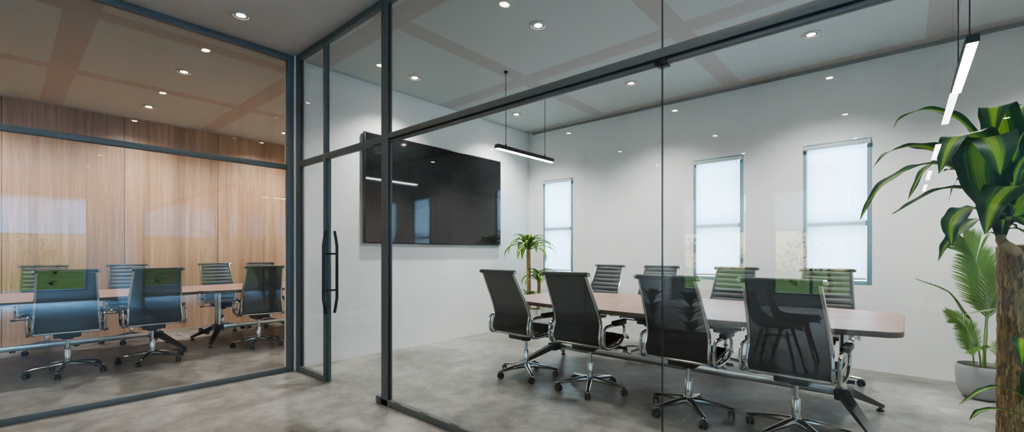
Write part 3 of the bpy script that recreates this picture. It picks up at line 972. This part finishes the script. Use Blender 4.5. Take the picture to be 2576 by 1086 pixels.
def make_table(L=3.2):
    root = empty('conference_table')
    o1 = boat(L, 0.56, 0.765, 0.12)
    o2 = [(p[0] * 0.9982, p[1] * 0.996) for p in o1]
    n = len(o1)
    m = MB()
    v = [(p[0], p[1], 0.740) for p in o2] + [(p[0], p[1], 0.737) for p in o1] + [(p[0], p[1], 0.708) for p in o1] + [(p[0], p[1], 0.704) for p in o2]
    m.add(v, [tuple(range(n))])
    m.m = 1
    f = []
    for r_ in range(3):
        for i in range(n):
            j = (i + 1) % n
            f.append((r_ * n + j, r_ * n + i, (r_ + 1) * n + i, (r_ + 1) * n + j))
    f.append(tuple(3 * n + i for i in range(n - 1, -1, -1)))
    m.f += f; m.mi += [1] * len(f)
    fix_normals(m.build('tabletop', [M['tabletop'], M['edge']], root, 25))
    for s in (-1, 1):
        cx = s * (L / 2 - 0.33)
        pd = MB()
        for yy in (-0.05, 0.05):
            pd.cyl((cx, yy, 0.22), (cx, yy, 0.69), 0.024, 18)
        pd = pd.build('pedestal', M['chrome'], root)
        MB().box(cx - 0.13, cx + 0.13, -0.26, 0.26, 0.686, 0.705, 0.003).build('mounting_plate', M['black'], pd)
        MB().box(cx - 0.05, cx + 0.05, -0.095, 0.095, 0.155, 0.235, 0.012, 2).build('hub', M['black'], pd)
        for q in (-1, 1):
            a = Vector((cx, q * 0.07, 0.2)); b = Vector((cx + s * 0.20, q * 0.42, 0.035))
            d = (b - a); dh = Vector((d.x, d.y, 0)).normalized(); sd = Vector((-dh.y, dh.x, 0))
            rows = []
            for t, hw, th in ((0, 0.035, 0.062), (0.5, 0.029, 0.046), (1, 0.022, 0.026)):
                p = a.lerp(b, t)
                rows.append([p + sd * hw + Vector((0, 0, th / 2)), p + sd * hw * .8 - Vector((0, 0, th / 2)), p - sd * hw * .8 - Vector((0, 0, th / 2)), p - sd * hw + Vector((0, 0, th / 2))])
            vv = [e for r_ in rows for e in r_]
            ff = [(0, 1, 2, 3), (8, 11, 10, 9)]
            for i in range(2):
                for j in range(4):
                    j2 = (j + 1) % 4
                    ff.append((i * 4 + j, (i + 1) * 4 + j, (i + 1) * 4 + j2, i * 4 + j2))
            lm = MB(); lm.add(vv, ff)
            lg = fix_normals(lm.build('foot_leg', M['darkalu'], root, 30))
            MB().lathe([(0.024, 0), (0.024, 0.012), (0.010, 0.018), (0.010, 0.03)], 14, (b.x - dh.x * 0.015, b.y - dh.y * 0.015, 0)).build('levelling_glide', M['blackplastic'], lg)
    MB().box(-(L / 2 - 0.38), L / 2 - 0.38, -0.022, 0.022, 0.17, 0.225, 0.004).build('stretcher', M['steel'], root)
    MB().box(-(L / 2 - 0.46), L / 2 - 0.46, -0.03, 0.03, 0.665, 0.705, 0.004).build('top_beam', M['black'], root)
    return root


t1 = make_table()
t1.location = (-1.60, 4.02, 0)
tag(t1, 'long boat-shaped walnut conference table under the pendants', 'table', 'conference tables')
for yy, lab in ((0.03, 'walnut conference table in the timber room, at the left of its pair'), (3.232, 'walnut conference table in the timber room, at the right of its pair')):
    t = copy_tree(t1)
    t.location = (-7.08, yy, 0)
    t.rotation_euler = (0, 0, R(90))
    tag(t, lab, 'table', 'conference tables')


# ------------------------------------------------------------------ plants
def leaf_strip(mb, pts, wid, fold=0.25, n=6, side=None, wave=0.0, twist=0.0):
    """leaf blade along a curve. wid: width; side: vector across the blade"""
    P = spline(pts, n)
    N = len(P)
    rows, uvs = [], []
    off = random.random() * 20
    prev = None
    ph = random.random() * 6
    cols = 7
    for i, p in enumerate(P):
        t = i / (N - 1)
        T = (P[min(i + 1, N - 1)] - P[max(i - 1, 0)]).normalized()
        if side is None:
            s = T.cross(Vector((0, 0, 1)))
            if s.length < 0.15: s = prev.copy() if prev is not None else Vector((1, 0, 0))
        else:
            s = Vector(side)
        s = (s - T * s.dot(T)).normalized()
        if prev is not None and s.dot(prev) < 0: s = -s
        if prev is not None: s = (s * 0.6 + prev * 0.4).normalized()
        prev = s.copy()
        nn = s.cross(T).normalized()
        if nn.z < 0 and side is None: nn = -nn
        if twist: 
            s = Matrix.Rotation(twist * t, 3, T) @ s; nn = Matrix.Rotation(twist * t, 3, T) @ nn
        w = wid * 0.5 * (0.42 + 0.58 * min(1, t / 0.38) ** 0.8) * (1 - max(0, (t - 0.52) / 0.48) ** 1.7) + 0.0006
        row = []
        for k in range(cols):
            q = -1 + 2 * k / (cols - 1)
            ed = wave * w * math.sin(9 * t * PI + ph + (1.5 if q > 0 else 0)) * abs(q) ** 2
            row.append(p + s * w * q + nn * (fold * w * (abs(q) ** 1.3) + ed))
            uvs.append((0.5 + q * 0.5, t * 3 + off))
        rows.append(row)
    mb.grid(rows, uvs)


def rosette(mb, c, n, L, wid, lo=-0.3, hi=1.2, droop=0.9, seed=0):
    rnd = random.Random(seed)
    for i in range(n):
        az = i * 2.39996 + rnd.uniform(-0.25, 0.25)
        el = lo + (hi - lo) * ((i + 0.5) / n) ** 0.8
        l = L * rnd.uniform(0.75, 1.08) * (0.8 + 0.3 * (1 - (i / n)))
        p = Vector(c); pts = [p.copy()]
        e = min(1.35, el + 0.45)
        for k in range(4):
            d = Vector((math.cos(az) * math.cos(e), math.sin(az) * math.cos(e), math.sin(e)))
            p = p + d * l / 4
            pts.append(p.copy())
            e -= droop * rnd.uniform(0.45, 0.75) * (0.7 + 0.25 * k)
        leaf_strip(mb, pts, wid * rnd.uniform(0.85, 1.1), 0.3, 4, wave=0.08)


# corner dracaena
c0 = Vector((-4.27, 5.36, 0))
pl = empty('potted_dracaena', c0, 0, 'tall potted dracaena with two pale canes in the corner by the leftmost window', 'potted plant')
MB().lathe([(0.105, 0), (0.12, 0.02), (0.145, 0.33), (0.148, 0.36), (0.136, 0.36), (0.13, 0.31)], 32, cap1=False).build('pot', M['whitepot'], pl)
MB().lathe([(0.132, 0.322), (0.08, 0.332), (0.001, 0.334)], 24, cap0=False, cap1=False).build('soil', M['soil'], pl)
specs = [((-0.05, -0.03), 1.27, 0.03, 34, 0.50, 0.074, 3), ((0.08, 0.03), 0.80, 0.026, 26, 0.40, 0.064, 8), ((0.01, -0.085), 0.50, 0.02, 18, 0.32, 0.056, 12)]
for (dx, dy), h, r, n, L, wd, sd in specs:
    m = MB().tube(spline([(dx, dy, 0.30), (dx * 1.1, dy * 1.1, h * 0.6), (dx * 1.2, dy, h)], 6), [r * (1 + 0.06 * (k % 2)) for k in range(13)], 12)
    m.build('cane', M['cane'], pl)
    m = MB(); rosette(m, (dx * 1.2, dy, h - 0.02), n, L, wd, -0.25, 1.3, 0.95, sd)
    m.build('leaf_crown', M['leaf2'], pl)

# foreground dracaena
D0 = 1.85
tc_ = at(2570, 800, D0)
base = Vector((tc_.x, tc_.y, 0))
pl = empty('large_dracaena', base, 0, 'big striped dracaena with thick fibrous trunk at the right edge', 'potted plant')
MB().lathe([(0.15, 0), (0.17, 0.02), (0.195, 0.26), (0.2, 0.29), (0.185, 0.29), (0.178, 0.25)], 36, cap1=False).build('pot', M['pot'], pl)
MB().lathe([(0.179, 0.255), (0.1, 0.262), (0.001, 0.264)], 28, cap0=False, cap1=False).build('soil', M['soil'], pl)
ztop = at(2570, 617, D0).z
rnd = random.Random(4)
prof = []
zz = 0.25
while zz < ztop - 0.01:
    prof.append((0.0722 + rnd.uniform(-0.001, 0.0015), zz)); zz += 0.024
    prof.append((0.0708 + rnd.uniform(-0.001, 0.001), zz)); zz += 0.028
prof += [(0.072, ztop - 0.008), (0.066, ztop), (0.03, ztop + 0.003), (0.001, ztop + 0.004)]
MB().lathe(prof, 40, cap1=False, wob=lambda a, z: 1 + 0.018 * math.sin(3 * a + z * 9) + 0.014 * math.sin(11 * a + z * 40)).build('trunk', M['bark'], pl)


def rel(px, py, d):
    return at(px, py, d) - base


nb = rel(2516, 588, D0 - 0.02)
mt = MB().tube([rel(2550, 632, D0 - 0.03), rel(2536, 622, D0 - 0.05), rel(2525, 614, D0 - 0.05), rel(2518, 604, D0 - 0.03), rel(2517, 590, D0 - 0.02), rel(2517, 560, D0 - 0.02)], [0.024, 0.022, 0.019, 0.0165, 0.014, 0.010], 14)
mt.build('shoot', M['cane'], pl)
# leaves: (pixel path base->tip with depth offsets, width m, fold)
LV = [
    ([(2516, 540, 0), (2498, 430, 0.04), (2452, 340, 0.05), (2404, 296, 0.06), (2355, 279, 0.06), (2310, 279, 0.06), (2266, 299, 0.05), (2247, 323, 0.05)], 0.046, 0.35),
    ([(2512, 560, 0), (2465, 480, -0.05), (2405, 408, -0.07), (2360, 382, -0.06), (2310, 368, -0.05), (2262, 374, -0.04), (2228, 388, -0.03), (2193, 425, -0.02)], 0.085, 0.2),
    ([(2514, 560, 0), (2470, 475, 0.03), (2400, 424, 0.05), (2335, 413, 0.06), (2280, 430, 0.06), (2225, 462, 0.05), (2188, 505, 0.05), (2163, 555, 0.04)], 0.066, 0.3),
    ([(2514, 530, 0), (2440, 425, 0.12), (2375, 392, 0.16), (2322, 432, 0.19), (2284, 503, 0.20)], 0.090, 0.1),
    ([(2514, 575, 0), (2465, 490, 0.0), (2405, 474, 0.0), (2355, 480, 0.02), (2300, 508, 0.03), (2262, 530, 0.04), (2243, 540, 0.04)], 0.036, 0.5),
    ([(2514, 540, 0), (2455, 455, 0.14), (2410, 452, 0.18), (2384, 511, 0.20)], 0.062, 0.1),
    ([(2514, 555, 0), (2468, 522, -0.08), (2422, 530, -0.14), (2394, 568, -0.18), (2393, 618, -0.18)], 0.080, 0.2),
    ([(2516, 570, 0), (2470, 550, -0.02), (2425, 572, -0.06), (2384, 612, -0.08), (2360, 656, -0.08)], 0.058, 0.25),
    ([(2522, 530, 0), (2500, 410, -0.10), (2452, 342, -0.18), (2400, 352, -0.24), (2362, 437, -0.28)], 0.115, 0.12),
    ([(2518, 565, 0), (2472, 470, -0.10), (2462, 385, -0.17), (2485, 345, -0.25), (2508, 380, -0.33), (2516, 440, -0.36)], 0.150, 0.15),
    ([(2545, 560, 0), (2578, 490, -0.12), (2552, 468, -0.2), (2505, 506, -0.27), (2478, 590, -0.30)], 0.140, 0.15),
    ([(2530, 520, 0), (2528, 390, 0.0), (2516, 300, -0.05), (2504, 270, -0.10), (2498, 345, -0.16)], 0.118, 0.08),
    ([(2535, 520, 0), (2548, 380, 0.05), (2556, 290, 0.08), (2585, 262, 0.08), (2640, 275, 0.06)], 0.075, 0.2),
    ([(2530, 540, 0.02), (2548, 420, 0.1), (2562, 330, 0.14), (2590, 290, 0.14), (2650, 300, 0.1)], 0.070, 0.15),
    ([(2530, 560, 0), (2540, 450, -0.05), (2560, 370, -0.08), (2590, 320, -0.1), (2640, 320, -0.12)], 0.062, 0.3),
    ([(2530, 560, 0), (2548, 460, 0.0), (2572, 400, 0.02), (2610, 370, 0.02), (2650, 400, 0.02)], 0.055, 0.3),
    ([(2530, 560, 0), (2555, 480, 0.08), (2572, 430, 0.12), (2600, 420, 0.12), (2640, 460, 0.12)], 0.07, 0.2),
    ([(2532, 540, 0.0), (2530, 400, 0.14), (2545, 320, 0.16), (2570, 290, 0.16), (2610, 310, 0.16)], 0.09, 0.1),
    ([(2520, 575, 0), (2545, 545, -0.08), (2585, 560, -0.16), (2620, 620, -0.2)], 0.075, 0.2),
    ([(2520, 585, 0), (2545, 575, -0.03), (2570, 580, -0.05), (2600, 600, -0.05)], 0.032, 0.3),
    ([(2517, 595, 0), (2533, 570, -0.04), (2548, 565, -0.05), (2560, 575, -0.05)], 0.020, 0.4),
    ([(2515, 597, 0), (2500, 587, -0.02), (2488, 585, -0.03), (2471, 590, -0.03)], 0.014, 0.4),
    ([(2522, 545, 0.02), (2500, 420, 0.12), (2470, 360, 0.18), (2430, 360, 0.22), (2405, 410, 0.24)], 0.075, 0.2),
    ([(2512, 560, 0), (2475, 480, 0.04), (2440, 440, 0.06), (2400, 425, 0.07), (2370, 432, 0.07)], 0.070, 0.2),
]
m = MB()
for path, w, fo in LV:
    leaf_strip(m, [rel(px, py, D0 + d) for px, py, d in path], w, fo, 10, side=None, wave=0.13)
for k in range(14):   # sheath of young leaves
    a = k * 2.4
    q = 0.5 + 0.5 * (k / 13)
    c = rel(2517, 603 - 14 * (k / 13), D0 - 0.02)
    u_ = Vector((math.cos(a), math.sin(a), 0))
    leaf_strip(m, [c + u_ * 0.008, c + u_ * 0.022 + Vector((0, 0, 0.05)), c + u_ * 0.045 + Vector((0, 0, 0.13)), c + u_ * 0.10 * q + Vector((0, 0, 0.26)), c + u_ * 0.20 * q + Vector((0, 0, 0.34))], 0.058, 0.5, 5)
m.build('leaf_crown', M['leaf'], pl)
m = MB()
for path, w, fo in [
    ([(2590, 1006, -0.06), (2545, 982, -0.10), (2505, 973, -0.12), (2468, 983, -0.14), (2440, 1000, -0.15), (2412, 1018, -0.15)], 0.026, 0.3),
    ([(2590, 1052, -0.06), (2550, 1036, -0.10), (2510, 1029, -0.12), (2470, 1033, -0.14), (2452, 1043, -0.15), (2439, 1057, -0.15)], 0.026, 0.3),
    ([(2575, 870, -0.07), (2572, 850, -0.12), (2570, 870, -0.18), (2572, 920, -0.2)], 0.05, 0.2),
    ([(2580, 1000, -0.07), (2590, 950, -0.12), (2610, 940, -0.16), (2640, 980, -0.2)], 0.05, 0.2),
    ([(2562, 790, 0.05), (2540, 778, 0.10), (2480, 782, 0.13), (2412, 795, 0.14)], 0.030, 0.3),
]:
    leaf_strip(m, [rel(px, py, D0 + d) for px, py, d in path], w, fo, 6, wave=0.08)
m.build('side_shoot', M['leaf'], pl)

# potted palm
PB = Vector((0.485, 5.38, 0))
pl = empty('potted_palm', PB, 0, 'feathery green palm in a round grey pot on the floor by the white wall', 'potted plant')
MB().lathe([(0.088, 0), (0.112, 0.008), (0.134, 0.035), (0.150, 0.085), (0.159, 0.15), (0.163, 0.22), (0.163, 0.272), (0.159, 0.278), (0.151, 0.276), (0.147, 0.24)], 40, cap1=False).build('pot', M['pot'], pl)
MB().lathe([(0.15, 0.248), (0.08, 0.256), (0.001, 0.258)], 28, cap0=False, cap1=False).build('soil', M['soil'], pl)
DP = cc * PB.y - cs * PB.x


def frond(path, l_leaf, n, w, start=0.35, lift=0.15, ang=58, side=None):
    P = [at(px, py, DP + d) - PB for px, py, d in path]
    S = spline(P, 14)
    N = len(S)
    rach = MB().tube(S, [0.0065 * (1 - 0.85 * i / (N - 1)) for i in range(N)], 7).build('frond', M['stalk'], pl)
    mb = MB()
    for i in range(n):
        t = start + (1 - start) * i / (n - 1)
        f = t * (N - 1); k = min(N - 2, int(f)); p = S[k].lerp(S[k + 1], f - k)
        T = (S[k + 1] - S[k]).normalized()
        sd = Vector(side) if side else T.cross(Vector((0, 0, 1)))
        sd = (sd - T * sd.dot(T)).normalized()
        nn = sd.cross(T).normalized()
        if nn.z < 0: nn = -nn
        u = (t - start) / (1 - start)
        l = l_leaf * (0.55 + 0.45 * math.sin(PI * min(1, u * 1.25 + 0.18)) if u < 0.6 else 0.30 + 0.66 * (1 - u) / 0.4)
        a = R(ang - 28 * u)
        for s in (-1, 1):
            d = T * math.cos(a) + sd * s * math.sin(a) + nn * lift
            e = d.normalized()
            l2 = l * random.uniform(0.92, 1.05)
            leaf_strip(mb, [p, p + e * l2 * 0.5 + Vector((0, 0, 0.01 * l2)), p + e * l2 - Vector((0, 0, 0.14 * l2))], w, 0.3, 3, side=T)
    mb.build('leaflets', M['palmleaf'], rach)


vs = Vector((cc, cs, 0))
frond([(2472, 925, 0), (2476, 850, 0), (2480, 780, 0.0), (2470, 710, 0.02), (2452, 650, 0.03), (2425, 600, 0.0)], 0.36, 50, 0.0125, 0.36, 0.05, 54, vs)
frond([(2476, 926, 0), (2482, 850, -0.01), (2485, 800, -0.02), (2500, 740, -0.05), (2524, 700, -0.07), (2560, 690, -0.1)], 0.27, 30, 0.0125, 0.4, 0.1, 52, vs)
frond([(2468, 928, 0), (2462, 880, -0.02), (2446, 815, -0.04), (2424, 780, -0.06), (2385, 732, -0.1), (2308, 702, -0.12)], 0.055, 34, 0.008, 0.45, -0.1, 22)
frond([(2450, 930, -0.04), (2448, 895, -0.05), (2441, 855, -0.06), (2425, 818, -0.07), (2384, 783, -0.08)], 0.165, 32, 0.0095, 0.3, 0.05, 50, vs)
frond([(2480, 932, -0.05), (2478, 895, -0.06), (2470, 872, -0.08), (2455, 875, -0.1), (2440, 885, -0.11)], 0.10, 18, 0.008, 0.4, 0.0, 50)
frond([(2498, 935, 0.0), (2505, 910, -0.0), (2520, 880, 0.0), (2540, 875, 0.0), (2570, 890, 0)], 0.15, 22, 0.009, 0.35, 0.1, 54)

# ------------------------------------------------------------------ lounge furniture seen in the reflections
def make_shell_chair():
    r = empty('shell_chair')
    rows = []
    prof = [(0.23, 0.455), (0.20, 0.462), (0.08, 0.445), (-0.08, 0.44), (-0.17, 0.465), (-0.215, 0.54), (-0.235, 0.66), (-0.25, 0.80)]
    S = spline([(0, y, z) for y, z in prof], 4)
    N = len(S)
    for i, p in enumerate(S):
        t = i / (N - 1)
        hw = 0.20 + 0.04 * math.sin(PI * min(1, t * 1.2)) if t < 0.85 else 0.21 * math.sqrt(max(0.15, 1 - ((t - 0.85) / 0.16) ** 2 * 0.8))
        T = (S[min(i + 1, N - 1)] - S[max(i - 1, 0)]).normalized()
        nn = Vector((0, -T.z, T.y)); nn = -nn if nn.z < 0 and abs(T.y) > .7 else nn
        rows.append([p + Vector((hw * q, 0, 0)) + Vector((0, 0.35, 0.6)) * (0.11 * abs(q) ** 2.2 * math.sin(PI * min(1, t + 0.08))) for q in [-1 + k / 5 for k in range(11)]])
    o = MB().grid(rows).build('shell', M['shell'], r)
    sm = o.modifiers.new('thickness', 'SOLIDIFY'); sm.thickness = 0.008
    for sx in (-1, 1):
        for sy in (-1, 1):
            MB().tube([(sx * 0.12, sy * 0.11, 0.436), (sx * 0.215, sy * 0.215, 0)], [0.017, 0.011], 12).build('leg', M['legwood'], r)
    MB().tube([(-0.14, -0.13, 0.37), (0.14, 0.13, 0.37)], 0.006, 8).tube([(-0.14, 0.13, 0.37), (0.14, -0.13, 0.37)], 0.006, 8).build('brace', M['black'], r)
    return r


s0 = make_shell_chair()
for i, (x, y, rz, lab) in enumerate(((-0.98, -1.18, R(-88), 'grey shell chair with wooden legs at the lounge table end, nearer the corridor'), (-0.92, -1.75, R(-95), 'grey shell chair with wooden legs at the lounge table end, farther from the corridor'),
                                     (0.35, -2.55, R(5), 'grey shell chair with wooden legs on the far side of the lounge table'))):
    o = s0 if i == 0 else copy_tree(s0)
    o.location = (x, y, 0); o.rotation_euler = (0, 0, rz)
    tag(o, lab, 'chair', 'shell chairs in the lounge')
dt = empty('dining_table', (0.22, -1.45, 0), 0, 'pale topped lounge table with tapered wooden legs', 'table')
MB().box(-0.8, 0.8, -0.42, 0.42, 0.715, 0.745, 0.008, 3).build('tabletop', M['whitetop'], dt)
for sx in (-1, 1):
    for sy in (-1, 1):
        MB().tube([(sx * 0.66, sy * 0.30, 0.716), (sx * 0.74, sy * 0.37, 0)], [0.034, 0.018], 12).build('leg', M['legwood'], dt)
pr = empty('brick_planter', (-2.35, -1.2, 0), 0, 'low red brick planter filled with dark shrubs in the lounge', 'planter')
mb = MB()
mb.box(-0.8, 0.8, 0.15, 0.25, 0, 0.27).box(-0.8, 0.8, -0.25, -0.15, 0, 0.27).box(-0.8, -0.7, -0.15, 0.15, 0, 0.27).box(0.7, 0.8, -0.15, 0.15, 0, 0.27)
mb.build('brick_wall', M['brick'], pr, smooth=0)
MB().box(-0.7, 0.7, -0.15, 0.15, 0, 0.22).build('soil', M['soil'], pr, smooth=0)
for k in range(3):
    m = MB()
    for q in range(3):
        rosette(m, ((k - 1) * 0.5, random.uniform(-0.06, 0.06), 0.26 + 0.17 * q), 18, 0.26, 0.05, 0.2, 1.3, 0.45, 40 + k * 5 + q)
    o = m.build('planter_shrub', M['shrub'])
    o.location = (-2.35, -1.2, 0)
    tag(o, ['dark leafy shrub at the left end of the brick planter', 'dark leafy shrub in the middle of the brick planter', 'dark leafy shrub at the right end of the brick planter'][k], 'shrub', 'shrubs in the brick planter')

# ------------------------------------------------------------------ garden outside the lounge
tag(MB().box(-30, 40, -40, 30, -0.35, -0.15).build('ground', M['lawn'], smooth=0), 'sunny green lawn outside the lounge windows', 'lawn', kind='structure')
rnd = random.Random(9)


def hedge_bush(x, y, h, r, lab):
    m = MB()
    for k in range(520):
        a = rnd.uniform(0, 2 * PI); e = rnd.uniform(-0.2, 1.45)
        rr = rnd.uniform(0.75, 1.0)
        p = Vector((math.cos(a) * math.cos(e) * r * rr, math.sin(a) * math.cos(e) * r * rr, 0.1 + h * 0.25 + math.sin(e) * h * 0.72 * rr))
        d = Vector((rnd.uniform(-1, 1), rnd.uniform(-1, 1), rnd.uniform(-0.4, 0.8))).normalized()
        leaf_strip(m, [p, p + d * 0.11, p + d * 0.22 - Vector((0, 0, 0.03))], 0.11, 0.2, 1)
    o = empty('garden_bush', (x, y, -0.15), 0, lab, 'bush', 'bushes outside the lounge')
    m.build('foliage', M['hedge'], o)
    MB().tube([(0, 0, 0), (0.02, 0, h * 0.3), (0, 0.02, h * 0.6)], [0.06, 0.045, 0.03], 8).build('stem', M['cane'], o)


for k, y in enumerate((-6.4, -3.2, 0.0, 3.2)):
    hedge_bush(10.2 + 0.5 * (k % 2), y, 2.0 + 0.25 * (k % 3), 1.35, 'bright green garden bush outside the side windows, %s from the back' % ordn[k])
for k, x in enumerate((-4.9, -1.7, 1.5)):
    hedge_bush(x, -11.8 - 0.4 * (k % 2), 2.0 + 0.25 * (k % 3), 1.35, 'bright green garden bush outside the back windows, %s from the left' % ordn[k])

# ------------------------------------------------------------------ light
w = bpy.data.worlds.new('world'); SC.world = w
w.use_nodes = True
nt = w.node_tree
bg = nt.nodes['Background']
sky = nt.nodes.new('ShaderNodeTexSky')
sky.sky_type = 'NISHITA'
sky.sun_disc = False
sky.sun_elevation = R(38); sky.sun_rotation = R(200)
nt.links.new(sky.outputs[0], bg.inputs['Color'])
bg.inputs['Strength'].default_value = 0.28


def area(loc, rot, sx, sy, e, col, spread=180):
    l = bpy.data.lights.new('window_daylight', 'AREA')
    l.shape = 'RECTANGLE'; l.size = sx; l.size_y = sy; l.energy = e; l.color = col; l.spread = R(spread)
    o = bpy.data.objects.new('window_daylight', l); COL.objects.link(o)
    o.location = loc; o.rotation_euler = rot
    return o


DAY = (0.72, 0.87, 1.0)
DAYB = (0.66, 0.83, 1.0)
for a, b in WIN:      # behind the three blinds, pointing into the room (-y)
    area(((a + b) / 2, YW + 0.75, 1.75), (R(-90), 0, 0), 1.0, 1.9, 85, DAYB)
SKYC = (0.28, 0.58, 1.0)


def aim(o, d):
    o.rotation_euler = Vector(d).to_track_quat('-Z', 'Y').to_euler()


for a, b in RW:       # open sky above the side windows
    aim(area((LX + 1.7, (a + b) / 2, 3.1), (0, 0, 0), 1.9, 1.6, 850, SKYC, 70), (-1, 0, -0.85))
for a, b in BW:       # open sky above the back windows
    aim(area(((a + b) / 2, LY - 1.7, 3.1), (0, 0, 0), 1.6, 1.6, 200, DAY), (0, 1, -0.62))
sun = bpy.data.lights.new('sun', 'SUN'); sun.energy = 9.0; sun.angle = R(1.0); sun.color = (1, 0.95, 0.86)
so = bpy.data.objects.new('sun', sun); COL.objects.link(so)
aim(so, (0.72, -0.05, -0.69))

SC.view_settings.view_transform = 'AgX'
SC.view_settings.look = 'AgX - Medium High Contrast'
SC.view_settings.exposure = 1.34
SC.cycles.max_bounces = 8
SC.cycles.diffuse_bounces = 4
SC.cycles.glossy_bounces = 4
SC.cycles.transparent_max_bounces = 20
SC.cycles.use_adaptive_sampling = True
SC.cycles.adaptive_threshold = 0.025
SC.cycles.transmission_bounces = 6
SC.cycles.sample_clamp_indirect = 6
SC.cycles.caustics_reflective = False
SC.cycles.caustics_refractive = False
